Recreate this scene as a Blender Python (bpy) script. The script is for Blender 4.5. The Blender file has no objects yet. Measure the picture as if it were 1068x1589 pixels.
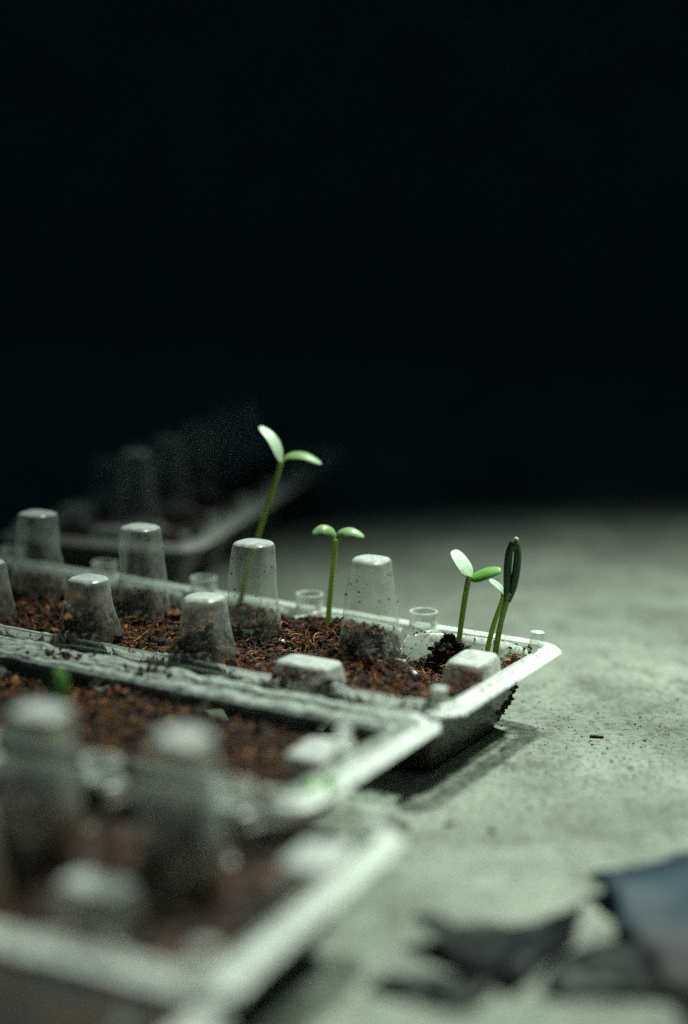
import bpy, math, random
import numpy as np
from mathutils import Matrix, Vector, noise as mn

MM = 0.001
rng = np.random.default_rng(7)
random.seed(7)
sc = bpy.context.scene

# ------------------------------------------------------------------ camera
cam_d = bpy.data.cameras.new('camera')
cam = bpy.data.objects.new('camera', cam_d)
sc.collection.objects.link(cam)
sc.camera = cam
pitch, roll = math.radians(10.895), math.radians(1.2)
d = Vector((0, math.cos(pitch), -math.sin(pitch)))
up = Vector((0, math.sin(pitch), math.cos(pitch)))
rt = Vector((1, 0, 0))
r2 = rt * math.cos(roll) + up * math.sin(roll)
u2 = up * math.cos(roll) - rt * math.sin(roll)
m = Matrix((r2, u2, -d)).transposed().to_4x4()
m.translation = Vector((0, 0, 0.1791))
cam.matrix_world = m
cam_d.sensor_fit = 'VERTICAL'
cam_d.sensor_height = 36
cam_d.lens = 57.77
cam_d.clip_start = 0.01
cam_d.clip_end = 100
cam_d.dof.use_dof = True
cam_d.dof.focus_distance = 0.565
cam_d.dof.aperture_fstop = 2.9
cam_d.dof.aperture_blades = 0

# ------------------------------------------------------------------ world, lamp, exposure
w = bpy.data.worlds.new('World')
sc.world = w
w.use_nodes = True
bg = w.node_tree.nodes['Background']
bg.inputs['Color'].default_value = (0.22, 0.62, 0.85, 1)
bg.inputs['Strength'].default_value = 0.026

ld = bpy.data.lights.new('lamp', 'SPOT')
ld.energy = 106
ld.color = (0.86, 1.0, 0.86)
ld.spot_size = math.radians(84)
ld.spot_blend = 1.0
ld.shadow_soft_size = 0.035
lamp = bpy.data.objects.new('lamp', ld)
sc.collection.objects.link(lamp)
LP = Vector((0.27, 0.73, 0.82))
lamp.location = LP
lamp.rotation_euler = (Vector((0.33, 0.365, 0)) - LP).to_track_quat('-Z', 'Y').to_euler()

# a faint bluish glow from far behind, seen only as glints on the cones at the back
l2 = bpy.data.lights.new('blue_glow', 'SPOT')
l2.energy = 16
l2.spot_size = math.radians(15)
l2.spot_blend = 1
l2.color = (.30, .75, 1.0)
l2.shadow_soft_size = .8
l2o = bpy.data.objects.new('blue_glow', l2)
sc.collection.objects.link(l2o)
l2o.location = (-.55, 2.3, 1.3)
l2o.rotation_euler = (Vector((-.1, .85, 0)) - Vector((-.55, 2.3, 1.3))).to_track_quat('-Z', 'Y').to_euler()

sc.view_settings.view_transform = 'Standard'
sc.view_settings.look = 'None'
sc.view_settings.exposure = 0
sc.view_settings.gamma = 1
sc.view_settings.use_curve_mapping = False
cy = sc.cycles
cy.use_denoising = False
cy.use_adaptive_sampling = True
cy.adaptive_threshold = .035
cy.adaptive_min_samples = 64
cy.max_bounces = 10
cy.diffuse_bounces = 3
cy.glossy_bounces = 4
cy.transmission_bounces = 8
cy.transparent_max_bounces = 40
cy.sample_clamp_indirect = 0.5
cy.sample_clamp_direct = 1.3
cy.caustics_reflective = False
cy.caustics_refractive = False

# ------------------------------------------------------------------ material helpers
class NT:
    def __init__(s, name):
        s.m = bpy.data.materials.new(name)
        s.m.use_nodes = True
        s.t = s.m.node_tree
        s.t.nodes.clear()
        s.out = s.t.nodes.new('ShaderNodeOutputMaterial')
        s.tc = s.t.nodes.new('ShaderNodeTexCoord')
    def n(s, kind, **kw):
        nd = s.t.nodes.new('ShaderNode' + kind)
        for k, v in kw.items():
            if k.startswith('_'):
                setattr(nd, k[1:], v)
        return nd
    def l(s, a, b):
        s.t.links.new(a, b)
    def noise(s, scale, detail=4, rough=.55, coord='Object', dist=0):
        nd = s.n('TexNoise')
        nd.inputs['Scale'].default_value = scale
        nd.inputs['Detail'].default_value = detail
        nd.inputs['Roughness'].default_value = rough
        nd.inputs['Distortion'].default_value = dist
        s.l(s.tc.outputs[coord], nd.inputs['Vector'])
        return nd.outputs['Fac']
    def ramp(s, fac, stops):
        nd = s.n('ValToRGB')
        cr = nd.color_ramp
        while len(cr.elements) < len(stops):
            cr.elements.new(0.5)
        for e, (p, c) in zip(cr.elements, stops):
            e.position = p
            e.color = (*c, 1) if isinstance(c, tuple) else (c, c, c, 1)
        s.l(fac, nd.inputs['Fac'])
        return nd.outputs['Color']
    def math(s, op, a, b=None, clamp=False):
        nd = s.n('Math')
        nd.operation = op
        nd.use_clamp = clamp
        for i, x in enumerate((a, b)):
            if x is None: continue
            if isinstance(x, (int, float)): nd.inputs[i].default_value = x
            else: s.l(x, nd.inputs[i])
        return nd.outputs[0]
    def mix(s, fac, a, b):
        nd = s.n('MixShader')
        if isinstance(fac, (int, float)): nd.inputs[0].default_value = fac
        else: s.l(fac, nd.inputs[0])
        s.l(a, nd.inputs[1]); s.l(b, nd.inputs[2])
        return nd.outputs[0]
    def bump(s, h, strength, dist):
        nd = s.n('Bump')
        nd.inputs['Strength'].default_value = strength
        nd.inputs['Distance'].default_value = dist
        s.l(h, nd.inputs['Height'])
        return nd.outputs['Normal']
    def principled(s, color, rough, normal=None, **kw):
        nd = s.n('BsdfPrincipled')
        if isinstance(color, tuple): nd.inputs['Base Color'].default_value = (*color, 1)
        else: s.l(color, nd.inputs['Base Color'])
        if isinstance(rough, (int, float)): nd.inputs['Roughness'].default_value = rough
        else: s.l(rough, nd.inputs['Roughness'])
        if normal is not None: s.l(normal, nd.inputs['Normal'])
        for k, v in kw.items():
            nd.inputs[k.replace('_', ' ')].default_value = v
        return nd.outputs[0]
    def done(s, sh):
        s.l(sh, s.out.inputs['Surface'])
        return s.m

def mat_plastic(name, haze=.12, dirt=.5, hazecol=(.80, .86, .80), dirtcol=(.10, .065, .035), rough=.26, dent=.0006, mud=.20, top=.030, slope=26, vary=(.35, 1.5)):
    """thin scuffed clear sheet: a fraction of the light is scattered by the haze in the sheet (more where the path
    through it is long), a fresnel share is mirrored, the rest goes straight through"""
    s = NT(name)
    geo = s.n('NewGeometry')
    dot = s.n('VectorMath'); dot.operation = 'DOT_PRODUCT'
    s.l(geo.outputs['Normal'], dot.inputs[0]); s.l(geo.outputs['Incoming'], dot.inputs[1])
    c = s.math('MAXIMUM', s.math('ABSOLUTE', dot.outputs['Value']), .12)
    scuff = s.ramp(s.noise(330, 5, .65), [(.35, vary[0]), (.72, vary[1])])
    fine = s.ramp(s.noise(1500, 3, .6), [(.3, .75), (.7, 1.3)])
    tau = s.math('MULTIPLY', s.math('MULTIPLY', scuff, fine), -math.log(1 - haze) * -1)
    tau = s.math('ABSOLUTE', tau)
    ex = s.math('POWER', math.e, s.math('MULTIPLY', s.math('DIVIDE', tau, c), -1))
    hz = s.math('SUBTRACT', 1, ex, True)
    bn = s.bump(s.noise(260, 3, .5), .35, dent)
    df = s.n('BsdfDiffuse'); df.inputs['Color'].default_value = (*hazecol, 1); s.l(bn, df.inputs['Normal'])
    tr = s.n('BsdfTranslucent'); tr.inputs['Color'].default_value = (*hazecol, 1)
    sca = s.mix(.35, df.outputs[0], tr.outputs[0])
    tp = s.n('BsdfTransparent'); tp.inputs['Color'].default_value = (.94, .965, .945, 1)
    body = s.mix(hz, tp.outputs[0], sca)
    gl = s.n('BsdfGlossy'); gl.inputs['Roughness'].default_value = rough; s.l(bn, gl.inputs['Normal'])
    fr = s.math('ADD', .07, s.math('MULTIPLY', s.math('POWER', s.math('SUBTRACT', 1, c), 5), .93))   # both faces of a thin sheet
    body = s.mix(fr, body, gl.outputs[0])
    # splashes of soil, thicker near the soil line
    sep = s.n('SeparateXYZ'); s.l(s.tc.outputs['Object'], sep.inputs[0])
    low = s.math('MULTIPLY', s.math('SUBTRACT', top, sep.outputs['Z']), slope * dirt)   # metres above rim
    low = s.math('MAXIMUM', s.math('MINIMUM', low, 1.0), 0)
    n1 = s.noise(520, 4, .7)
    n2 = s.noise(150, 2, .5)
    thr = s.math('ADD', s.math('MULTIPLY', low, mud), s.math('MULTIPLY', s.math('SUBTRACT', n2, .5), .5))
    dm = s.math('MULTIPLY', s.math('SUBTRACT', s.math('ADD', n1, thr), .74), 9, True)
    dd = s.n('BsdfDiffuse')
    s.l(s.ramp(s.noise(900, 2), [(.35, tuple(x * .35 for x in dirtcol)), (.7, dirtcol)]), dd.inputs['Color'])
    body = s.mix(s.math('MULTIPLY', dm, .9), body, dd.outputs[0])
    return s.done(body)

M_shell = mat_plastic('clear_plastic_shell', .018, .8)
M_groove = mat_plastic('plastic_groove', .48, .3)
M_rim = mat_plastic('whitened_lit_plastic_rim', .55, .34, vary=(.12, 2.4), hazecol=(.86, .91, .86))  # white from folding, with lamp highlights painted in as well
M_cap = mat_plastic('lit_plastic_cap', .36, .2, (.86, .90, .88))  # hazier copy for tops, overhead light painted into the material
M_cone = mat_plastic('clear_plastic_cone', .085, 1.0, dirtcol=(.07, .05, .028), rough=.16, mud=.36, top=.017, slope=60)
M_ring = mat_plastic('clear_plastic_ring', .20, .5)
M_block = mat_plastic('clear_plastic_block', .22, .5)
M_lid = mat_plastic('clear_plastic_lid', .14, .7, rough=.09, dent=.0045, vary=(.15, 2.2))

def mat_floor():
    s = NT('concrete')
    a = s.ramp(s.noise(14, 6, .6), [(.32, (.15, .175, .14)), (.68, (.33, .358, .30))])
    b = s.ramp(s.noise(380, 5, .75), [(.34, .22), (.47, .88), (.6, 1.0), (.8, 1.12)])
    c = s.ramp(s.noise(80, 5, .7, dist=.5), [(.30, .45), (.47, .95), (.7, 1.05)])
    mx = s.n('Mix'); mx.data_type = 'RGBA'; mx.blend_type = 'MULTIPLY'; mx.inputs[0].default_value = 1
    s.l(a, mx.inputs[6]); s.l(b, mx.inputs[7])
    m2 = s.n('Mix'); m2.data_type = 'RGBA'; m2.blend_type = 'MULTIPLY'; m2.inputs[0].default_value = 1
    s.l(mx.outputs[2], m2.inputs[6]); s.l(c, m2.inputs[7])
    st = s.ramp(s.noise(9, 5, .62, dist=.8), [(.36, .62), (.50, 1.0)])
    m3 = s.n('Mix'); m3.data_type = 'RGBA'; m3.blend_type = 'MULTIPLY'; m3.inputs[0].default_value = 1
    s.l(m2.outputs[2], m3.inputs[6]); s.l(st, m3.inputs[7]); m2 = m3
    h = s.math('ADD', s.noise(420, 5, .7), s.math('MULTIPLY', s.noise(90, 4, .6), 1.6))
    return s.done(s.principled(m2.outputs[2], .85, s.bump(h, .9, .0022)))
M_floor = mat_floor()

def mat_soil(name, gain=1.0):
    s = NT(name)
    at = s.n('Attribute'); at.attribute_name = 'tint'
    c = s.ramp(at.outputs['Fac'], [(.0, (.006, .0038, .003)), (.42, (.028, .010, .0045)), (.75, (.125, .040, .013)), (1., (.38, .17, .055))])
    h = s.noise(1500, 3)
    return s.done(s.principled(c, .8, s.bump(h, .6, .0004), Specular_IOR_Level=.35))
M_soil = mat_soil('soil')

def mat_leaf(name, top, glow, rough=.42, tl=.4):
    s = NT(name)
    n = s.ramp(s.noise(500, 3), [(.3, tuple(x * .8 for x in top)), (.7, top)])
    p = s.principled(n, rough, s.bump(s.noise(900, 3), .25, .0003), Specular_IOR_Level=.6)
    t = s.n('BsdfTranslucent'); t.inputs['Color'].default_value = (*glow, 1)
    return s.done(s.mix(tl, p, t.outputs[0]))
M_leaf = mat_leaf('cotyledon_green', (.36, .56, .26), (.22, .52, .06))
M_leaf_pale_lit = mat_leaf('cotyledon_pale_lit', (.62, .80, .60), (.35, .6, .3), .35, .25)  # lit copy of the leaf green, bright lamp light painted into its colour
M_leaf_mid = mat_leaf('cotyledon_fresh', (.22, .46, .11), (.16, .5, .03), .4, .35)
M_leaf_dark = mat_leaf('cotyledon_dark', (.028, .085, .028), (.03, .12, .015), .5, .1)
M_stem = mat_leaf('stem_green', (.42, .54, .20), (.55, .72, .18), .45, .45)
M_stem_dark = mat_leaf('stem_olive', (.34, .45, .15), (.45, .62, .14), .5, .4)

def mat_simple(name, c, rough, bump=0, spec=.5, scale=400):
    s = NT(name)
    cc = s.ramp(s.noise(scale, 4), [(.3, tuple(x * .7 for x in c)), (.7, c)])
    nr = s.bump(s.noise(scale * 2, 4), bump, .0005) if bump else None
    return s.done(s.principled(cc, rough, nr, Specular_IOR_Level=spec))
M_husk = mat_simple('seed_husk', (.50, .46, .36), .6, .3)
M_black = mat_simple('black_film', (.003, .0045, .005), .5, .2, .12, 60)
M_twig = mat_simple('twig_bark', (.012, .010, .008), .8, .5)

def mat_packet():
    s = NT('packet_film')
    sep = s.n('SeparateXYZ'); s.l(s.tc.outputs['Object'], sep.inputs[0])
    y = s.math('ADD', sep.outputs['Y'], s.math('MULTIPLY', s.math('SUBTRACT', s.noise(28, 3, .5), .5), .045))
    y = s.math('ADD', y, s.math('MULTIPLY', sep.outputs['X'], -.25))
    y = s.math('ADD', s.math('MULTIPLY', y, 10.0), .5)
    c = s.ramp(y, [(.10, (.008, .007, .008)), (.24, (.014, .013, .014)), (.30, (.04, .043, .05)), (.35, (.028, .034, .044)), (.42, (.010, .022, .034)), (.60, (.007, .022, .036)), (.70, (.003, .010, .022))])  # all tones lowered, shade put into the packet's colours
    return s.done(s.principled(c, .6, s.bump(s.noise(90, 3), .4, .002), Specular_IOR_Level=.15))
M_packet = mat_packet()

# ------------------------------------------------------------------ mesh helpers
def link(name, me, mat, parent=None):
    o = bpy.data.objects.new(name, me)
    sc.collection.objects.link(o)
    if mat and not me.materials:
        me.materials.append(mat)
    if parent: o.parent = parent
    return o
def mesh(name, v, f, smooth=True, scale=MM, tint=None):
    me = bpy.data.meshes.new(name)
    v = np.asarray(v, dtype=float) * scale
    me.from_pydata(v.tolist(), [], f if isinstance(f, list) else f.tolist())
    if smooth:
        me.polygons.foreach_set('use_smooth', [True] * len(me.polygons))
    if tint is not None:
        a = me.attributes.new('tint', 'FLOAT', 'POINT')
        a.data.foreach_set('value', np.asarray(tint, dtype=np.float32))
    me.update()
    return me
def empty(name, label, cat, loc, rz=0, group=None):
    o = bpy.data.objects.new(name, None)
    sc.collection.objects.link(o)
    o.location = loc; o.rotation_euler = (0, 0, rz)
    o.empty_display_size = .01
    tag(o, label, cat, group)
    return o
def tag(o, label, cat, group=None, kind=None):
    o['label'] = label; o['category'] = cat
    if group: o['group'] = group
    if kind: o['kind'] = kind

def grid_faces(nx, ny, mask=None):
    i, j = np.meshgrid(np.arange(nx - 1), np.arange(ny - 1), indexing='ij')
    a = (i * ny + j).ravel()
    f = np.stack([a, a + ny, a + ny + 1, a + 1], 1)
    if mask is not None: f = f[mask.ravel()[f].all(1)]
    return f
def vnoise(x, y, scale, seed=0, octaves=3):
    """value noise on arrays"""
    out = np.zeros_like(x, dtype=float); amp = 1; tot = 0
    for o in range(octaves):
        r = np.random.default_rng(seed * 31 + o)
        T = r.random((256, 256))
        X = x / scale * 2 ** o + 97.3; Y = y / scale * 2 ** o + 51.7
        xi = np.floor(X).astype(int); yi = np.floor(Y).astype(int)
        fx = X - xi; fy = Y - yi; fx = fx * fx * (3 - 2 * fx); fy = fy * fy * (3 - 2 * fy)
        g = lambda a, b: T[a % 256, b % 256]
        out += amp * ((g(xi, yi) * (1 - fx) + g(xi + 1, yi) * fx) * (1 - fy) + (g(xi, yi + 1) * (1 - fx) + g(xi + 1, yi + 1) * fx) * fy)
        tot += amp; amp *= .5
    return out / tot - .5

# ------------------------------------------------------------------ the floor
pv = [(-3, 0), (2.2, 0)] + [(2.2 + 2.6 * math.sin(a), 2.6 - 2.6 * math.cos(a)) for a in np.linspace(.06, math.pi / 2, 26)] + [(4.8, 9)]  # rear sweep is added, evening out the dark behind the floor
fv = [(x, y, z) for (y, z) in pv for x in (-15, 15)]
fl = mesh('floor', fv, [(2 * k, 2 * k + 1, 2 * k + 3, 2 * k + 2) for k in range(len(pv) - 1)], True, 1.0)
flo = link('floor', fl, M_floor); flo['kind'] = 'structure'

# ------------------------------------------------------------------ carton geometry
YAW = math.radians(28.676)
TH = math.pi - YAW
A0 = np.array([70.42, 546.79])           # mm on the floor plan
HR = 28.0                                # rim height
UA = np.array([math.cos(TH), math.sin(TH)]); VA = np.array([-math.sin(TH), math.cos(TH)])
def a2w(u, v, h=0.0):
    p = A0 + UA * u + VA * v
    return Vector((p[0] * MM, p[1] * MM, (HR + h) * MM))

WA, WC = 81.5, 84.0
def box_out(u, v, x0, x1, y0, y1, r=4.0):
    """signed distance to a rounded rectangle, positive outside"""
    cx, cy, hx, hy = (x0 + x1) / 2, (y0 + y1) / 2, (x1 - x0) / 2 - r, (y1 - y0) / 2 - r
    qx, qy = np.abs(u - cx) - hx, np.abs(v - cy) - hy
    return np.hypot(np.maximum(qx, 0), np.maximum(qy, 0)) + np.minimum(np.maximum(qx, qy), 0) - r

def flange(e):
    z = 1.3 * np.exp(-((e - 1.6) / .8) ** 2) - .9 * np.exp(-((e - 3.5) / .9) ** 2)
    z += np.where(e > 5.3, -(e - 5.3) * .9, 0)
    return z

def tray_z(u, v, bd, W):
    cells = np.zeros_like(u)
    for a, b in zip(bd[:-1], bd[1:]):
        ru = (b - a) / 2 + .4
        for cv, rv in ((W * .25 + 1.6, W * .25 - 1.1), (W * .75 - 1.6, W * .75 - W * .5 - 1.1)):
            rho = (np.abs((u - (a + b) / 2) / ru) ** 2.7 + np.abs((v - cv) / rv) ** 2.7) ** (1 / 2.7)
            z = -27.4 * np.clip(1 - rho ** 4.4, 0, 1) ** .9
            cells = np.minimum(cells, z)
    # the two end cells share one flat sloping end wall
    end = -27.4 * np.clip(1 - np.abs((u - 11) / 11.0) ** 3.5 - np.abs((v - W / 2) / (W / 2 - 8)) ** 10, 0, 1)
    cells = np.minimum(cells, end)
    e = box_out(u, v, bd[0], bd[-1], 0, W, 3.5)
    wall = np.minimum(0, 2.9 * (e + 1.9))             # keeps a flat rim inside the edge
    return np.maximum(cells, wall) + flange(e), e

def carton_shell(bd, W, step, ext=6.9):
    L = bd[-1]
    u = np.arange(bd[0] - 9, L + 9, step); v = np.arange(-9, W + 9.01, step)
    U, V = np.meshgrid(u, v, indexing='ij')
    # pull the outermost vertices on to the outline
    Z, e = tray_z(U, V, bd, W)
    Z += .25 * vnoise(U, V, 30, 5, 2) * 2 + .12 * vnoise(U, V, 6, 9, 2) * 2
    mask = e < ext + .6 * vnoise(U, V, 16, 15, 3)
    Z += np.where(e > 0, 1.6, .4) * vnoise(U, V, 34, 16, 2)
    f = grid_faces(len(u), len(v), mask)
    P = np.stack([U, V, Z], -1).reshape(-1, 3)
    used = np.zeros(len(P), bool); used[f.ravel()] = True
    idx = np.cumsum(used) - 1
    return P[used], idx[f], rim_faces(f, e, Z, step, (V < W + .5) | (U < 3) if W == WA else (V > 3) | (U < 4), True if W == WA else (V > 30) | (U < 12))

def rim_faces(f, e, Z, step, allow, crease=True):
    """the sheet goes white where it is folded or stretched, with lamp highlights painted in: beads, outer lip, sharp creases"""
    lap = np.zeros_like(Z)
    lap[1:-1, 1:-1] = (Z[2:, 1:-1] + Z[:-2, 1:-1] + Z[1:-1, 2:] + Z[1:-1, :-2] - 4 * Z[1:-1, 1:-1]) / step ** 2
    w = (((e > .4) & (e < 2.7)) | (e > 4.5)) & allow | ((lap < -.9) & (Z > -1.6) & (e < .4) & (e > -7) & crease)
    g = (e >= 2.5) & (e <= 4.7) & allow
    wf = w.ravel()[f].mean(1) > .45
    return np.where(wf, 1, np.where(g.ravel()[f].mean(1) > .5, 2, 0))

def lathe(profile, n=32, sq=2.0, jag=0):
    """profile of (radius, z); sq = superellipse exponent of the outline"""
    vs, fs = [], []
    for k, (r, z) in enumerate(profile):
        for i in range(n):
            t = 2 * math.pi * i / n
            c, s = math.cos(t), math.sin(t)
            q = (abs(c) ** sq + abs(s) ** sq) ** (-1 / sq)
            vs.append((r * q * c, r * q * s, z))
    for k in range(len(profile) - 1):
        for i in range(n):
            j = (i + 1) % n
            fs.append((k * n + i, k * n + j, (k + 1) * n + j, (k + 1) * n + i))
    return vs, fs
def lighten_tops(me, zmin):  # gives upward faces the brighter material, as if lit from above
    me.materials.append(M_cap)
    for p in me.polygons:
        if p.center[2] > zmin * MM: p.material_index = 1

def cone_mesh(name, H, rb, rtp, seed, tilt=(0, 0)):
    pr = []
    for k in range(15):
        t = k / 14
        z = -4 + (H - 1.5 + 4) * t
        r = rb + (rtp - rb) * max(0, (z) / H)
        pr.append((r, z))
    pr += [(rtp - .15, H - .9), (rtp - .75, H - .3), (rtp - 1.5, H - .02), (rtp * .5, H + .05), (0.01, H + .1)]
    v, f = lathe(pr, 40, 2.9)
    v = np.array(v)
    r = np.random.default_rng(seed)
    for q in range(3):   # shallow dents of the pressed sheet
        a = r.uniform(0, 6.28); zc = r.uniform(.3, .9) * H
        ang = np.arctan2(v[:, 1], v[:, 0])
        w_ = np.exp(-((np.cos(ang - a) - 1) / .25) ** 2 - ((v[:, 2] - zc) / 6) ** 2) * 1.0 * (v[:, 2] > 2)
        v[:, 0] -= w_ * np.cos(a); v[:, 1] -= w_ * np.sin(a)
    v[:, 0] += tilt[0] * np.maximum(v[:, 2], 0); v[:, 1] += tilt[1] * np.maximum(v[:, 2], 0)
    return mesh(name, v, f)
def ring_mesh():
    pr = [(6.6, -.1), (5.5, .25), (5.1, .8), (4.95, 3), (4.85, 5.3), (5.15, 5.7), (5.1, 6.05), (4.7, 6.15), (4.4, 5.9), (4.35, 5.2), (4.3, 1.2), (3.6, .7), (.01, .6)]
    v, f = lathe(pr, 40)
    return mesh('ring', v, f)
def peg_mesh(r=2.5, h=5.4):
    pr = [(r + 1.2, -.1), (r + .3, .3), (r, 1), (r - .15, h - .8), (r + .1, h - .4), (r - .1, h), (r - .8, h + .15), (.01, h + .1)]
    v, f = lathe(pr, 28)
    return mesh('peg', v, f)
def block_mesh(su, sv, h, inset=1.6, depth=4.0, slope=0):
    pr = [(1.06, -depth), (1.0, 0), ]
    vs, fs = [], []
    n = 48
    prof = [(0, -depth), (.1, -1), (.7, h * .5), (inset - .3, h - .8), (inset, h - .25), (inset + .7, h), (inset + 2.2, h + .05)]
    for ins, z in prof:
        for i in range(n):
            t = 2 * math.pi * i / n
            c, s = math.cos(t), math.sin(t)
            q = (abs(c) ** 6 + abs(s) ** 6) ** (-1 / 6)
            x = (su / 2 - ins) * q * c; y = (sv / 2 - ins) * q * s
            vs.append((x, y, z + (slope * y if z > 1 else 0)))
    for k in range(len(prof) - 1):
        for i in range(n):
            j = (i + 1) % n
            fs.append((k * n + i, k * n + j, (k + 1) * n + j, (k + 1) * n + i))
    vs.append((0, 0, h + .15)); c0 = len(vs) - 1
    b = (len(prof) - 1) * n
    for i in range(n): fs.append((b + i, b + (i + 1) % n, c0))
    return mesh('block', vs, fs)

ME_tall = [cone_mesh('tall_cone', 33.0, 9.9, 6.6, s, (t, q)) for s, t, q in ((1, .01, 0), (2, -.015, .01), (3, .02, -.01))]
ME_short = [cone_mesh('short_cone', 20.5, 10.2, 6.4, s, (t, .01)) for s, t in ((4, .02), (5, -.02))]
for m_ in ME_tall + ME_short: m_.materials.append(M_cone)
for m_ in ME_tall: lighten_tops(m_, 31.9)
for m_ in ME_short: lighten_tops(m_, 19.4)
ME_ring = ring_mesh(); ME_ring.materials.append(M_ring); lighten_tops(ME_ring, 5.4)
ME_peg = peg_mesh(); ME_peg.materials.append(M_block); lighten_tops(ME_peg, 4.7)
ME_block = block_mesh(22, 15, 4.6); ME_block.materials.append(M_block); lighten_tops(ME_block, 3.9)
ME_eblock = block_mesh(15, 19, 4.2, slope=-.06); ME_eblock.materials.append(M_block); lighten_tops(ME_eblock, 3.3)

M_coneC = mat_plastic('muddy_plastic_cone', .085, 1.0, dirtcol=(.10, .05, .022), mud=.40, top=.020, slope=60)
M_rimC = mat_plastic('muddy_plastic_rim', .55, .8, (.86, .91, .86), (.15, .095, .055), mud=.22, vary=(.10, 2.3))
M_shellC = mat_plastic('muddy_plastic_shell', .025, 1.0, dirtcol=(.12, .06, .03), mud=.27)
ME_tallC, ME_shortC = [[m_.copy() for m_ in L] for L in (ME_tall, ME_short)]
for m_ in ME_tallC + ME_shortC: m_.materials[0] = M_coneC

M_coneD = mat_plastic('shaded_plastic_cone', .04, .6, rough=.5)  # shaded copies of the plastic: less haze, darkness of the back painted in
M_capD = mat_plastic('shaded_plastic_cap', .12, .2, rough=.42)
M_partD = mat_plastic('shaded_plastic_rings', .10, .4, rough=.5)
M_shellD = mat_plastic('shaded_plastic_shell', .02, .8, rough=.55)
M_rimD = mat_plastic('shaded_plastic_rim', .16, .4, rough=.5)
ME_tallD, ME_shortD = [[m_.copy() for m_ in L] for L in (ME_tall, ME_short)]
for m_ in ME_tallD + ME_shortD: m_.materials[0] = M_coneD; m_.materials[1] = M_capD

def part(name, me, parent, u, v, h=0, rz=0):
    o = bpy.data.objects.new(name, me)
    sc.collection.objects.link(o)
    o.parent = parent; o.location = (u * MM, v * MM, h * MM); o.rotation_euler = (0, 0, rz)
    return o

def build_carton(root, bd, W, shell_me, low_first=1, ring_off=0, end_block=(10, 39), front_block=(52, 73), tall=ME_tall, short=ME_short):
    part('tray_shell', shell_me, root, 0, 0)
    k = 0
    for i, b in enumerate(bd[1:-1]):
        part('tall_cone', tall[i % 3], root, b, W / 2, 0, (i % 2) * math.pi / 2)
        part('clasp_ring', ME_ring, root, b + ring_off, 0.2, .15)
        if i < low_first:
            rb = part('rim_block', ME_block, root, front_block[0], front_block[1], 0)
            if shell_me is ME_shellC: rb.scale = (.8, .75, .8)
        else:
            part('short_cone', short[i % 2], root, b - 1, W - 9.5, 0)
    part('end_block', ME_eblock, root, end_block[0], end_block[1], 0)
    for (u, v) in ((2.6, 2.0), (2.6, W - 2.0), (bd[-1] - 2.6, 2.0), (bd[-1] - 2.6, W - 2.0)):
        part('rim_peg', ME_peg, root, u, v, .1)

BA = [0, 47, 94, 141, 188, 235, 282]
BC = [0, 31, 70, 109, 148, 187, 226]
v_, f_, w_ = carton_shell(BA, WA, .8); ME_shellA = mesh('tray_shell', v_, f_); ME_shellA.materials.append(M_shell); ME_shellA.materials.append(M_rim); ME_shellA.materials.append(M_groove)
ME_shellA.polygons.foreach_set('material_index', w_.astype(np.int32))
v_, f_, w_ = carton_shell(BC, WC, 1.0); ME_shellC = mesh('tray_shell', v_, f_); ME_shellC.materials.append(M_shellC); ME_shellC.materials.append(M_rimC); ME_shellC.materials.append(M_groove)
ME_shellC.polygons.foreach_set('material_index', w_.astype(np.int32))

# main carton with its opened lid
carA = empty('egg_carton', 'opened clear plastic egg carton with dirty cones, four tall seedlings growing from its back row', 'egg carton',
             a2w(0, 0, 0), TH, 'plastic egg cartons reused as seed trays')
build_carton(carA, BA, WA, ME_shellA)

# lid hinged to the front of the main carton
LB0, LB1 = 93.0, 171.0
def lid_z(u, v):
    e = box_out(u, v, -1, 283, LB0 + 5, LB1, 3.5)
    # ledge by the hinge with a raised thin bead on its far edge
    inner = box_out(u, v, 6, 276, LB0 + 17, LB1 - 5, 6)
    z = np.where(inner < 0, np.maximum(-25, 2.2 * inner), 0.0)
    z = z + flange(e)
    z += 1.2 * np.exp(-((v - (LB0 + 14.5)) / .7) ** 2) * (u > 3) * (u < 279)
    z += .9 * np.exp(-((v - (LB0 + 3.5)) / 1.1) ** 2)
    return z, e, inner
def build_lid():
    step = .9
    u = np.arange(-9, 292, step); v = np.arange(LB0 - 4.5, LB1 + 8, step)
    U, V = np.meshgrid(u, v, indexing='ij')
    Z, e, inner = lid_z(U, V)
    # the soft sheet of the hinge ledge is cockled
    ledge = np.exp(-((V - (LB0 + 8)) / 7) ** 2)
    Z += ledge * (1.9 * vnoise(U, V, 8, 3, 3) * 2 + 3.0 * vnoise(U, V, 38, 4, 2)) + .2 * vnoise(U, V, 25, 6, 2)
    mask = (e < 6.9)
    f = grid_faces(len(u), len(v), mask)
    P = np.stack([U, V, Z], -1).reshape(-1, 3)
    used = np.zeros(len(P), bool); used[f.ravel()] = True
    idx = np.cumsum(used) - 1
    me = mesh('lid', P[used], idx[f])
    me.materials.append(M_lid); me.materials.append(M_rim); me.materials.append(M_groove)
    me.materials.append(M_shell)
    mi = rim_faces(f, e, Z, step, (U < 3) | ((V > LB0 + 13.8) & (V < LB0 + 15.2)), (V < LB0 + 18) | (U < 12))
    mi = np.where((mi != 1) & ((V > LB0 + 17).ravel()[f].mean(1) > .5) & ((U > 4).ravel()[f].mean(1) > .5), 3, mi)
    me.polygons.foreach_set('material_index', mi.astype(np.int32))
    return me
lid = link('lid', build_lid(), M_lid, carA)
lid['label'] = 'opened flat lid filled with soil'
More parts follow.
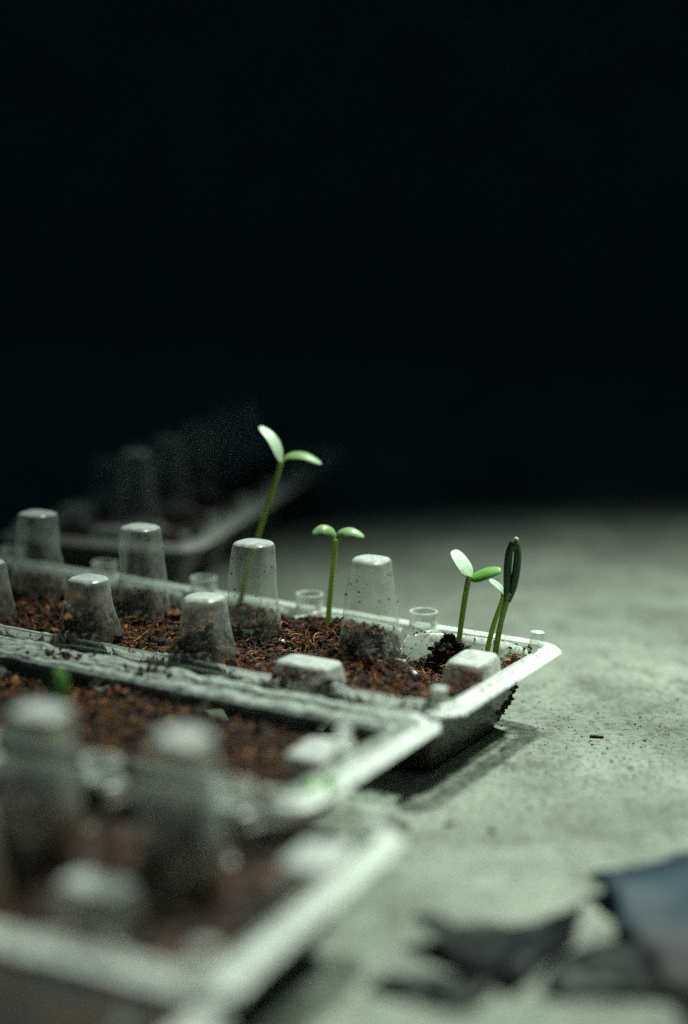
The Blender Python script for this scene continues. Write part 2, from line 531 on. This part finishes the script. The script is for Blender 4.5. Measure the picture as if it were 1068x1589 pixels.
for (u, v, me, h) in ((9, 128, ME_peg, 0), (4, 137, ME_peg, 0)):
    o = bpy.data.objects.new('lid_peg', me); sc.collection.objects.link(o); o.parent = lid
    o.location = (u * MM, v * MM, h * MM)
o = bpy.data.objects.new('lid_block', ME_eblock); sc.collection.objects.link(o); o.parent = lid
o.location = (12 * MM, 138 * MM, -2.5 * MM)

# carton nearest the camera
cC = math.radians(4)
carC = empty('egg_carton', 'out of focus dirty plastic egg carton nearest the camera, along the bottom left', 'egg carton',
             a2w(-31, 180.5, 0), TH + cC, 'plastic egg cartons reused as seed trays')
build_carton(carC, BC, WC, ME_shellC, 1, 10, (5, 27), (41, 62), ME_tallC, ME_shortC)
# hinge flap folded out from the front of the nearest carton, off the bottom of the picture
def flap():
    u = np.arange(-9, 235, 1.2); v = np.arange(WC + 7.4, WC + 46, 1.2)
    U, V = np.meshgrid(u, v, indexing='ij')
    e = box_out(U, V, -1, 227, WC - 20, WC + 38, 3.5)
    Z = -2.2 + flange(e) * (e > 0) - 5.0 * np.clip((V - WC - 8) / 30, 0, 1) * (e < 0) + 1.6 * vnoise(U, V, 14, 77, 3)
    f = grid_faces(len(u), len(v), e < 6.9)
    P = np.stack([U, V, Z], -1).reshape(-1, 3)
    used = np.zeros(len(P), bool); used[f.ravel()] = True
    idx = np.cumsum(used) - 1
    me = mesh('hinge_flap', P[used], idx[f])
    for m_ in (M_shellC, M_rimC): me.materials.append(m_)
    me.polygons.foreach_set('material_index', (((e > .5) & (U < 0)).ravel()[f].mean(1) > .5).astype(np.int32))
    return me
part('hinge_flap', flap(), carC, 0, 0)
# carton in the dark behind
cD = math.radians(-74.1)
carD = empty('egg_carton', 'dim blurred plastic egg carton lying in the dark behind the others', 'egg carton',
             a2w(192.9, -65.1, 0), TH + cD, 'plastic egg cartons reused as seed trays')
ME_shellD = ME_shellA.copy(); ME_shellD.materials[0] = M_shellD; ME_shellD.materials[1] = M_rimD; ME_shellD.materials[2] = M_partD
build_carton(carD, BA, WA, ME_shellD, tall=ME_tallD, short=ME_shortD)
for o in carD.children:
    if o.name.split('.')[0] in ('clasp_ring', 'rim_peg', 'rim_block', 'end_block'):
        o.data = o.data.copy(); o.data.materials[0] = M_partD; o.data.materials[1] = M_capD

# ------------------------------------------------------------------ soil
ICO_V = None
def ico():
    t = (1 + 5 ** .5) / 2
    v = np.array([(-1, t, 0), (1, t, 0), (-1, -t, 0), (1, -t, 0), (0, -1, t), (0, 1, t), (0, -1, -t), (0, 1, -t), (t, 0, -1), (t, 0, 1), (-t, 0, -1), (-t, 0, 1)]) / math.hypot(1, t)
    f = np.array([(0, 11, 5), (0, 5, 1), (0, 1, 7), (0, 7, 10), (0, 10, 11), (1, 5, 9), (5, 11, 4), (11, 10, 2), (10, 7, 6), (7, 1, 8), (3, 9, 4), (3, 4, 2), (3, 2, 6), (3, 6, 8), (3, 8, 9), (4, 9, 5), (2, 4, 11), (6, 2, 10), (8, 6, 7), (9, 8, 1)])
    return v, f
IV, IF = ico()
class Bits:
    """crumbs and fibres gathered into one heap mesh"""
    def __init__(s, seed): s.v = []; s.f = []; s.t = []; s.n = 0; s.r = np.random.default_rng(seed)
    def crumbs(s, P, size, tint):
        n = len(P); r = s.r
        jit = 1 + r.uniform(-.45, .45, (n, 12))
        V = IV[None] * jit[..., None]
        V = V * (size[:, None, None] * r.uniform(.5, 1.3, (n, 1, 3)))
        a = r.uniform(0, 6.28, n); b = r.uniform(-.8, .8, n)
        ca, sa, cb, sb = np.cos(a), np.sin(a), np.cos(b), np.sin(b)
        R = np.stack([np.stack([ca, -sa * cb, sa * sb], -1), np.stack([sa, ca * cb, -ca * sb], -1), np.stack([0 * a, sb, cb], -1)], 1)
        V = np.einsum('nij,nkj->nki', R, V) + P[:, None]
        s.v.append(V.reshape(-1, 3)); s.t.append(np.repeat(tint, 12))
        s.f.append((IF[None] + (np.arange(n) * 12)[:, None, None] + s.n).reshape(-1, 3)); s.n += n * 12
    def fibres(s, P, length, rad, tint):
        r = s.r; n = len(P); K = 6
        a = r.uniform(0, 6.28, n); el = r.normal(.12, .35, n); bend = r.normal(0, .5, (n, 2))
        t = np.linspace(-.5, .5, K)
        dirn = np.stack([np.cos(a) * np.cos(el), np.sin(a) * np.cos(el), np.sin(el)], -1)
        side = np.stack([-np.sin(a), np.cos(a), 0 * a], -1)
        C = P[:, None] + dirn[:, None] * (t[None, :, None] * length[:, None, None]) + side[:, None] * (bend[:, 0, None, None] * (t ** 2)[None, :, None] * length[:, None, None] * 1.6)
        C[:, :, 2] += np.abs(bend[:, 1, None]) * (.25 - t ** 2)[None] * length[:, None] * .7
        upv = np.array([0, 0, 1.])
        V = np.zeros((n, K, 3, 3))
        for q in range(3):
            an = q * 2.094
            V[:, :, q] = C + (side[:, None] * math.cos(an) + upv * math.sin(an)) * (rad[:, None, None] * (1 - 1.2 * np.abs(t) ** 2)[None, :, None])
        s.v.append(V.reshape(-1, 3)); s.t.append(np.repeat(tint, K * 3))
        base = []
        for k in range(K - 1):
            for q in range(3):
                q2 = (q + 1) % 3
                base += [(k * 3 + q, k * 3 + q2, (k + 1) * 3 + q2), (k * 3 + q, (k + 1) * 3 + q2, (k + 1) * 3 + q)]
        base = np.array(base)
        s.f.append((base[None] + (np.arange(n) * K * 3)[:, None, None] + s.n).reshape(-1, 3)); s.n += n * K * 3
    def surface(s, V, F, tint):
        """F quads"""
        tri = np.concatenate([F[:, [0, 1, 2]], F[:, [0, 2, 3]]])
        s.v.append(V); s.t.append(tint); s.f.append(tri + s.n); s.n += len(V)
    def build(s, name, mat, parent=None):
        me = mesh(name, np.concatenate(s.v), np.concatenate(s.f), False, MM, np.clip(np.concatenate(s.t), 0, 1))
        return link(name, me, mat, parent)

def soil_level_A(u, v):
    z = -4.6 + 5.0 * vnoise(u, v, 14, 21, 4) + 1.2 * vnoise(u, v, 2.2, 22, 2)
    def bump(cu, cv, r, h): return h * np.exp(-(((u - cu) ** 2 + (v - cv) ** 2) / r ** 2) ** 1.3)
    # corner cell is almost empty: a thin scatter with two clods
    g = 1 / (1 + np.exp((u - 45) / 1.2)) * 1 / (1 + np.exp((v - 40) / 1.0))
    z = z - g * 5.5
    for cb in (94, 141, 188, 235): z = z + bump(cb, 42, 15, 6.5) + bump(cb, 70, 14, 5.0)
    z = z + bump(47, 46, 14, 6.2) + bump(66, 62, 10, 1.5)
    z = z + 6.5 * np.exp(-((u - 5) / 4.0) ** 2) * (1 - .6 * np.exp(-((v - 5) / 6) ** 2))
    z += bump(30, 9, 8.0, 7.5) + bump(9, 13, 5.0, 3.0) + bump(82, 12, 15, 4.0) + bump(68, 20, 7, 4.0) + bump(60, 12, 5, 3)
    z += bump(120, 20, 18, 2.5) + bump(47, 28, 8, 2.0)
    return z
def soil_level_C(u, v):
    return -6.5 + 8.0 * vnoise(u, v, 18, 41, 3) + 1.2 * vnoise(u, v, 2.5, 42, 2)
def soil_level_D(u, v):
    return -5 + 6.0 * vnoise(u, v, 16, 51, 3)
def soil_level_B(u, v):
    z = -5.0 + 5.5 * vnoise(u, v, 20, 31, 4) + 1.6 * vnoise(u, v, 2.6, 32, 2)
    return z
def make_soil(label, frame, level, shellz, u0, u1, v0, v1, step, ncrumb, nfib, seed, cone_pos=(), group='soil in the seed trays'):
    r = np.random.default_rng(seed)
    u = np.arange(u0, u1, step); v = np.arange(v0, v1, step)
    U, V = np.meshgrid(u, v, indexing='ij')
    S = level(U, V); Zs = shellz(U, V)
    for (cu, cv) in cone_pos:        # no soil inside the hollow cones
        S = np.where((U - cu) ** 2 + (V - cv) ** 2 < 7.0 ** 2, -60, S)
    S = S + r.normal(0, .25, S.shape)
    mask = S > Zs + .5
    f = grid_faces(len(u), len(v), mask)
    B = Bits(seed)
    T = .26 + 1.2 * vnoise(U, V, 3, seed + 1, 3) + r.normal(0, .10, U.shape) + .5 * vnoise(U, V, 18, seed + 2, 2)
    B.surface(np.stack([U, V, S], -1).reshape(-1, 3), f, T.ravel())
    B.surface(np.stack([U, V, Zs + .35], -1).reshape(-1, 3), f[:, ::-1], T.ravel() * .0)  # underside painted black, shade under the flange put into its colour
    # crumbs
    def pts(n):
        pu = r.uniform(u0, u1, n); pv = r.uniform(v0, v1, n)
        s = level(pu, pv); zs = shellz(pu, pv); ok = (s > zs + .3) & ((s > zs + 5) | (pu > 14))
        for (cu, cv) in cone_pos: ok &= (pu - cu) ** 2 + (pv - cv) ** 2 > 9.2 ** 2
        return np.stack([pu, pv, s], -1)[ok]
    P = pts(ncrumb); n = len(P)
    size = np.clip(r.lognormal(-.5, .6, n), .2, 3.0)
    P[:, 2] += size * r.uniform(-.1, .9, n)
    t = .26 + 1.0 * vnoise(P[:, 0], P[:, 1], 4, seed + 4, 2) + r.normal(0, .24, n) + .4 * vnoise(P[:, 0], P[:, 1], 18, seed + 2, 2)
    B.crumbs(P, size * .6, t)
    P = pts(nfib); n = len(P)
    P[:, 2] += r.uniform(0, 1.4, n)
    B.fibres(P, r.uniform(2, 7.5, n), r.uniform(.06, .2, n), r.uniform(.35, 1.0, n) + 0 * P[:, 0])
    # stray specks on the walls and the rim
    o = B.build('potting_soil', M_soil)
    tag(o, label, 'soil', group, 'stuff')
    return B, o

def place(o, loc, rz): o.location = loc; o.rotation_euler = (0, 0, rz)
conesA = [(b, WA / 2) for b in BA[1:-1]] + [(b - 1, WA - 9.5) for b in BA[2:-1]]
conesC = [(b, WC / 2) for b in BC[1:-1]] + [(b - 1, WC - 9.5) for b in BC[2:-1]]
_, sA = make_soil('reddish brown coir soil filling the cells of the sharp middle carton', None, soil_level_A,
                  lambda u, v: tray_z(u, v, BA, WA)[0], 0, 282, 0, WA, .7, 42000, 12000, 61, conesA)
place(sA, a2w(0, 0, 0), TH)
_, sB = make_soil('soft focus brown soil heaped in the flat lid below the sharp carton', None, soil_level_B,
                  lambda u, v: lid_z(u, v)[0], 5, 280, LB0 + 8, LB1, .9, 24000, 6000, 62)
place(sB, a2w(0, 0, 0), TH)
_, sC = make_soil('very blurred brown soil in the carton nearest the camera', None, soil_level_C,
                  lambda u, v: tray_z(u, v, BC, WC)[0], 0, 226, 0, WC, 1.2, 6000, 800, 63, conesC)
place(sC, a2w(-31, 180.5, 0), TH + cC)
_, sD = make_soil('dim soil in the dark carton behind', None, soil_level_D,
                  lambda u, v: tray_z(u, v, BA, WA)[0], 0, 282, 0, WA, 1.4, 4000, 500, 64, conesA)
place(sD, a2w(192.9, -65.1, 0), TH + cD)

# specks of soil stuck to the walls of the corner cell, its rim and the hinge ledge
B = Bits(70); r = B.r
def specks(n, u0, u1, v0, v1, fz, smin, smax, lift=.15):
    pu = r.uniform(u0, u1, n); pv = r.uniform(v0, v1, n); z = fz(pu, pv)
    s = r.uniform(smin, smax, n) ** 1.0
    B.crumbs(np.stack([pu, pv, z + s * lift], -1), s, r.uniform(0, .5, n))
tz = lambda u, v: tray_z(u, v, BA, WA)[0]
specks(190, 3, 46, 2.5, 14, tz, .15, .65)
specks(110, 2, 46, 8, 38, tz, .2, .6)
specks(60, 47, 140, 1, 10, tz, .15, .5)
specks(40, -4, 60, WA - 4, WA + 5, tz, .2, .6)
specks(30, 0, 46, -3, 2, tz, .12, .35)
for cu, cv, n, sp in ((53, 83, 60, 2.2), (40, 86, 40, 1.8), (9, 13, 90, 2.6), (95, 96, 50, 4), (130, 100, 40, 5)):
    pu = r.normal(cu, sp, n); pv = r.normal(cv, sp, n)
    z = tz(pu, pv) if cv < 88 else lid_z(pu, pv)[0]
    B.crumbs(np.stack([pu, pv, z + r.uniform(0, 1.8, n)], -1), r.uniform(.4, 1.2, n), r.uniform(0, .45, n))
# specks on the tall cones
for (cu, cv), n in ((( 47, WA / 2), 46), ((94, WA / 2), 26), ((141, WA / 2), 22)):
    a = r.uniform(0, 6.28, n); z = r.uniform(0, 1, n) ** 1.6 * 30
    rad = 9.9 + (6.6 - 9.9) * z / 33 + .05
    q = (np.abs(np.cos(a)) ** 2.9 + np.abs(np.sin(a)) ** 2.9) ** (-1 / 2.9)
    B.crumbs(np.stack([cu + rad * q * np.cos(a), cv + rad * q * np.sin(a), z], -1), r.uniform(.15, .55, n), r.uniform(0, .35, n))
o = B.build('soil_specks', M_soil); place(o, a2w(0, 0, 0), TH)
tag(o, 'dark specks of soil stuck on the cones, rim and corner cell of the sharp carton', 'soil', None, 'stuff')

# clod of soil round the third seedling
B = Bits(71); r = B.r
n = 900
P = r.normal(0, 1, (n, 3)); P /= np.linalg.norm(P, axis=1)[:, None]
P = P * (r.uniform(.5, 1, (n, 1)) ** .5) * np.array([6.6, 5.0, 4.6]) * (1 + .22 * np.sin(P[:, :1] * 5 + 1) + .15 * np.cos(P[:, 1:2] * 7))
B.crumbs(P, r.uniform(.4, 1.3, n), r.uniform(-.1, .35, n))
B.fibres(P[:120] * 1.05, r.uniform(2, 6, 120), r.uniform(.06, .14, 120), r.uniform(.2, .7, 120))
o = B.build('soil_clod', M_soil); place(o, a2w(31.5, 10.0, -4.2), TH)
tag(o, 'dark round clod of soil at the foot of the seedling in the corner cell', 'soil clod')

# crumbs lying about on the floor
B = Bits(72); r = B.r
def floor_bits(n, cx, cy, sx, sy, smin, smax):
    x = r.normal(cx, sx, n); y = r.normal(cy, sy, n); s = smin + (smax - smin) * r.uniform(0, 1, n) ** 3
    B.crumbs(np.stack([x, y, s * .3], -1), s, r.uniform(0, .3, n))
floor_bits(500, 95, 520, 60, 90, .10, .42)
floor_bits(2600, 98, 515, 55, 75, .07, .35)
floor_bits(500, 70, 500, 20, 34, .06, .35)
floor_bits(260, 78, 500, 22, 45, .10, .45)
floor_bits(90, 120, 700, 120, 140, .2, .9)
floor_bits(60, 40, 400, 60, 50, .3, 1.5)
o = B.build('floor_crumbs', M_soil)
tag(o, 'tiny dark crumbs scattered over the pale concrete floor', 'crumbs', None, 'stuff')

# ------------------------------------------------------------------ seedlings
def tube(path, rads, n=12):
    P = [Vector(p) for p in path]
    # smooth resample (Catmull-Rom)
    Q, R = [], []
    for i in range(len(P) - 1):
        p0 = P[max(i - 1, 0)]; p1 = P[i]; p2 = P[i + 1]; p3 = P[min(i + 2, len(P) - 1)]
        for k in range(6):
            t = k / 6
            Q.append(.5 * ((2 * p1) + (p2 - p0) * t + (2 * p0 - 5 * p1 + 4 * p2 - p3) * t * t + (3 * p1 - p0 - 3 * p2 + p3) * t ** 3))
            R.append(rads[i] * (1 - t) + rads[i + 1] * t)
    Q.append(P[-1]); R.append(rads[-1])
    return Q, R
def tube_mesh(name, path, rads, n=12):
    Q, R = tube(path, rads)
    vs, fs = [], []
    ref = Vector((0, 1, 0))
    for i, q in enumerate(Q):
        t = (Q[min(i + 1, len(Q) - 1)] - Q[max(i - 1, 0)]).normalized()
        s = t.cross(ref).normalized(); w_ = s.cross(t)
        for k in range(n):
            a = 2 * math.pi * k / n
            rr = R[i] * (1 + .05 * math.sin(3 * a + i * .3))
            vs.append(q + (s * math.cos(a) + w_ * math.sin(a)) * rr)
    for i in range(len(Q) - 1):
        for k in range(n):
            j = (k + 1) % n
            fs.append((i * n + k, i * n + j, (i + 1) * n + j, (i + 1) * n + k))
    fs.append(tuple(range(n))[::-1]); fs.append(tuple((len(Q) - 1) * n + k for k in range(n)))
    return mesh(name, vs, fs)
def leaf_mesh(name, path, width, normal, thick=.55, cup=.25, n=20, blunt=.6, stalk=.25):
    """fleshy seed leaf: spine path, half-width profile, facing normal"""
    Q, _ = tube(path, [1] * len(path))
    # finer along the leaf
    vs, fs = [], []
    N = Vector(normal).normalized()
    L = len(Q)
    for i, q in enumerate(Q):
        s = i / (L - 1)
        t = (Q[min(i + 1, L - 1)] - Q[max(i - 1, 0)]).normalized()
        side = t.cross(N).normalized(); nn = side.cross(t).normalized()
        wv = width * (math.sin(math.pi * min(max(.5 * (s ** .8) * 1.0 + .0, 0), 1) * 2) if False else (max(0, 1 - (2 * abs(s - .52)) ** 2.4 * 1.0) ** blunt))
        wv = max(wv, width * stalk * (1 - s) ** 2 * 1.0 if s < .5 else 0, .05)
        th = thick * (.35 + .65 * (max(0, 1 - s ** 3)) ** .5)
        for k in range(n):
            a = 2 * math.pi * k / n
            x = math.cos(a) * wv; z = math.sin(a) * th * (1 - .55 * abs(math.cos(a)) ** 3)
            z += -cup * (x / max(width, .01)) ** 2 * width * -1
            z -= .12 * math.exp(-(x / .25) ** 2) * (1 if math.sin(a) > 0 else -.0)   # midrib crease
            vs.append(q + side * x + nn * z)
    for i in range(L - 1):
        for k in range(n):
            j = (k + 1) % n
            fs.append((i * n + k, i * n + j, (i + 1) * n + j, (i + 1) * n + k))
    fs.append(tuple(range(n))[::-1]); fs.append(tuple((L - 1) * n + k for k in range(n)))
    return mesh(name, vs, fs)

G = 'cucumber-like seedlings in the egg cartons'
G = 'seedlings sprouting in the egg cartons'
def seedling(label, uvh, stem, srad, leaves, stem_mat=M_stem):
    root = empty('seedling', label, 'seedling', a2w(*uvh), 0, G)
    link('stem', tube_mesh('stem', stem, srad), stem_mat, root)
    for lf in leaves:
        mt = lf.pop('mat'); lab = lf.pop('label', None)
        o = link('leaf', leaf_mesh('leaf', **lf), mt, root)
        if lab: o['label'] = lab
    return root

# S1: tallest
seedling('tallest seedling with one upright leaf painted pale as if lit and one drooping green leaf, behind a plastic cone', (126, 10, -3),
    [(5.5, 0, -1), (7.9, 0, 8.5), (9.5, 0, 17.2), (13.0, 0, 29.1), (16.7, 0, 41.3), (19.7, 0, 50.4), (21.4, 0, 57.6)],
    [1.15, 1.1, 1.05, 1.0, 1.0, .95, 1.15],
    [dict(path=[(21.2, 0, 56.6), (19.7, .8, 61.8), (17.0, 2.6, 66.2), (13.0, 5, 69.6)], width=2.6, normal=(.52, -.62, .6), thick=.32, blunt=.7, cup=.12, mat=M_leaf_pale_lit, label='upright leaf painted pale as if lit'),
     dict(path=[(21.4, 0, 57.2), (25.2, -.5, 59.9), (30.5, -1.4, 59.9), (36.4, -2.2, 57.0)], width=2.6, normal=(.05, -.42, .9), thick=.38, blunt=.85, cup=-.12, mat=M_leaf, label='drooping green leaf')])
# S2: middle
seedling('middle seedling with two short arched leaves on a straight stem, between two tall cones', (76, 14, -2),
    [(-2.1, 0, -3), (-1.6, 0, 7.7), (-.9, 0, 18.4), (-.1, 0, 27.8), (.25, 0, 33.4)], [1.1, 1.0, .95, .95, 1.25],
    [dict(path=[(.3, 0, 33.2), (-1.9, -.6, 36.3), (-4.8, -1.2, 37.3), (-8.1, -1.8, 35.2)], width=2.2, normal=(-.12, -.62, .78), thick=.35, blunt=.75, cup=-.2, mat=M_leaf),
     dict(path=[(.3, 0, 33.2), (2.4, -.5, 35.9), (6.0, -1.0, 36.6), (10.3, -1.4, 34.6)], width=2.3, normal=(.08, -.52, .85), thick=.35, blunt=.8, cup=-.2, mat=M_leaf)])
# S3: corner cell, two leaves
seedling('seedling with one oval leaf, painted pale as if lit, facing the camera, rooted in the dark clod', (30, 7, -1.5),
    [(.1, 0, -2), (.9, 0, 6.5), (1.7, 0, 14.6), (2.6, 0, 21.5), (3.4, 0, 24.2)], [.95, .95, 1.0, 1.0, 1.25],
    [dict(path=[(3.3, 0, 23.3), (1.9, 1.0, 26.2), (-.1, 2.8, 29.1), (-2.4, 5.0, 32.0)], width=2.9, normal=(.35, -.72, .6), thick=.5, cup=.1, blunt=.5, mat=M_leaf_pale_lit, label='oval leaf painted pale as if lit'),
     dict(path=[(3.6, 0, 22.8), (6.2, -.6, 24.4), (9.8, -1, 26.0), (14.0, -1.2, 26.8)], width=2.5, normal=(-.25, -.62, .75), thick=.5, cup=-.2, blunt=.5, mat=M_leaf_mid, label='fresh green leaf pointing sideways')],
    M_stem_dark)
# S4: still closed, dark, with the husk on its tip
s4 = seedling('dark seedling with closed seed leaves still pinched under a pale husk, rightmost of all', (15, 9, -1.5),
    [(.0, 0, -2.5), (1.0, 0, 5.7), (2.1, 0, 12.6), (3.3, 0, 18.0), (4.0, 0, 21.0)], [1.05, 1.0, 1.0, 1.1, 1.5],
    [dict(path=[(3.3, 0, 17.6), (3.3, 0, 23.0), (3.2, 0, 29.6), (3.6, 0, 35.2), (4.9, 0, 38.8)], width=1.5, normal=(-.75, -.66, .1), thick=1.5, cup=.1, blunt=.45, stalk=.15, mat=M_leaf_dark),
     dict(path=[(3.5, 0, 17.6), (5.3, 0, 23.0), (6.2, 0, 29.6), (6.3, 0, 35.3), (5.2, 0, 39.0)], width=1.5, normal=(.75, -.66, .1), thick=1.5, cup=.1, blunt=.45, stalk=.15, mat=M_leaf_dark)],
    M_stem_dark)
hv, hf = lathe([(.05, -2.6), (1.5, -2.1), (2.05, -.8), (1.9, .4), (1.2, 1.4), (.05, 1.9)], 18)
hk = link('seed_husk', mesh('seed_husk', hv, hf), M_leaf_dark, s4); hk.location = (5.1 * MM, 0, 37.6 * MM); hk.scale = (1, .7, 1)
hv, hf = lathe([(.05, -1.0), (.85, -.6), (1.0, .1), (.6, .8), (.05, 1.0)], 14)
ht = link('husk_tip', mesh('husk_tip', hv, hf), M_husk, hk); ht.location = (.5 * MM, -.35 * MM, 1.6 * MM)
# S5: small one behind it
seedling('thin seedling with one small yellowish leaf, leaning beside the dark closed one', (18.5, 8, -2),
    [(-.1, 0, -2), (1.2, 0, 5.5), (2.8, 0, 11.9), (4.6, 0, 17.7), (5.1, 0, 20.0)], [.9, .9, .85, .85, 1.0],
    [dict(path=[(5.2, 0, 19.2), (4.0, -.5, 21.6), (2.2, -.9, 23.4), (-.2, -1.2, 25.2)], width=1.5, normal=(.45, -.6, .7), thick=.4, cup=.2, mat=M_leaf_pale_lit, label='small yellowish leaf')],
    M_stem)
# S6, S7: blurred ones in the lid
seedling('blurred dark green sprout with leaves still folded upright, in the lid at the left', (80, 160, -5),
    [(-4.5, 0, -4), (-4.2, 0, 3.0), (-3.9, 0, 8.8), (-3.6, 0, 12.6)], [1.4, 1.3, 1.3, 1.6],
    [dict(path=[(-3.8, 0, 11.0), (-4.6, 0, 15.4), (-4.6, 0, 20.2), (-3.8, 0, 24.0)], width=2.2, normal=(-.6, -.8, .1), thick=.7, mat=M_leaf_dark),
     dict(path=[(-3.4, 0, 11.0), (-2.4, 0, 15.2), (-2.2, 0, 20.0), (-3.2, 0, 24.0)], width=2.2, normal=(.6, -.8, .1), thick=.7, mat=M_leaf_mid)])
seedling('tiny blurred bright green sprout on the right edge of the lid', (-1, 160, -3),
    [(1.4, 0, -4.2), (1.4, 0, -1), (1.8, 0, 2.5)], [.9, .9, 1.1],
    [dict(path=[(1.8, 0, 2), (-.4, 0, 3.4), (-3.2, 0, 3.2)], width=1.7, normal=(0, -.5, .85), mat=M_leaf_mid),
     dict(path=[(1.8, 0, 2), (3.6, 0, 3.8), (6.0, 0, 4.0)], width=1.7, normal=(0, -.5, .85), mat=M_leaf_mid)])

# ------------------------------------------------------------------ small things on the floor
tw = link('twig', tube_mesh('twig', [(-2.4, .3, .5), (-.8, 0, .6), (.8, -.2, .5), (2.3, -.2, .6)], [.45, .55, .5, .42], 8), M_twig)
tw.location = (.0875, .534, 0); tag(tw, 'short black twig fragment lying on the concrete', 'twig')

def crumple(name, su, sv, thick, amp, seed, outline, step=1.2, fold=None):
    """a bag or film with real thickness: upper and lower sheet joined round the outline"""
    u = np.arange(-su / 2, su / 2 + .01, step); v = np.arange(-sv / 2, sv / 2 + .01, step)
    U, V = np.meshgrid(u, v, indexing='ij')
    inside = outline(U, V)                         # positive inside, mm
    mask = inside > 0
    k = np.clip(inside / (thick * .9 + .01), 0, 1) ** .5
    base = amp * (vnoise(U, V, su / 3.2, seed, 3) + .5) + (fold(U, V) if fold else 0)
    top = base + thick * k * (1 + 1.2 * vnoise(U, V, su / 5, seed + 1, 3)); bot = base - .2 * k
    lo = bot[mask].min(); top = top - lo + .1; bot = bot - lo + .1
    f = grid_faces(len(u), len(v), mask)
    a = np.stack([U, V, top], -1).reshape(-1, 3); b = np.stack([U, V, bot], -1).reshape(-1, 3)
    F = np.concatenate([f, f[:, ::-1] + len(a)])
    e = {}
    for q in f:
        for x, y in zip(q, np.roll(q, -1)):
            e[(x, y)] = e.get((x, y), 0) + 1
    edge = [(y, x, x + len(a), y + len(a)) for (x, y) in e if (y, x) not in e]
    P = np.concatenate([a, b]); F = np.concatenate([F, np.array(edge)])
    used = np.zeros(len(P), bool); used[F.ravel()] = True; idx = np.cumsum(used) - 1
    return mesh(name, P[used], idx[F])
def poly(pts, wob=1.2, seed=7):
    def f(U, V):
        dmin = np.full_like(U, 1e9)
        for (x0, y0), (x1, y1) in zip(pts, pts[1:] + pts[:1]):
            L = math.hypot(x1 - x0, y1 - y0)
            dmin = np.minimum(dmin, ((x1 - x0) * (V - y0) - (y1 - y0) * (U - x0)) / L)   # counter-clockwise outline
        return dmin + wob * vnoise(U, V, 9, seed, 2)
    return f
pk = link('seed_packet', crumple('seed_packet', 104, 140, 3, 6, 91, poly([(-24, -68), (50, -68), (48, 62), (-38, 12)], 5.0)), M_packet)
pk.location = (.104, .395, 0)
tag(pk, 'crumpled blue and pale plastic packet on the floor at the lower right', 'packet')
bf = link('plastic_scrap', crumple('plastic_scrap', 50, 60, .8, 9, 93, poly([(-21, -1), (-14, -10), (2, -26), (21, 4), (23, 14), (12, 12), (-20, 3)], .5, 8), .8,
          lambda U, V: .05 * (U * .35) ** 2), M_black)
bf.location = (.0395, .374, 0)
tag(bf, 'larger curled scrap of black plastic film on the floor', 'plastic scrap', 'scraps of black film')
bf2 = link('plastic_scrap', crumple('plastic_scrap', 44, 30, .8, 6, 95, poly([(-16, -3), (8, -13), (16, -2), (6, 3), (-10, 4)], .8, 9), .8), M_black)
bf2.location = (.022, .352, 0)
tag(bf2, 'smaller black film scrap closest to the camera on the floor', 'plastic scrap', 'scraps of black film')
shade_scrap = link('plastic_scrap', crumple('plastic_scrap', 50, 44, .8, 7, 97, poly([(-20, -14), (16, -16), (18, 6), (4, 14), (-12, 6)], 2.5, 12), .9), M_black)
shade_scrap.location = (.066, .362, 0)  # added dark sheet where the packet's edge sinks into shade
tag(shade_scrap, 'added dark film standing in for the shade left of the blue packet', 'plastic scrap', 'scraps of black film')
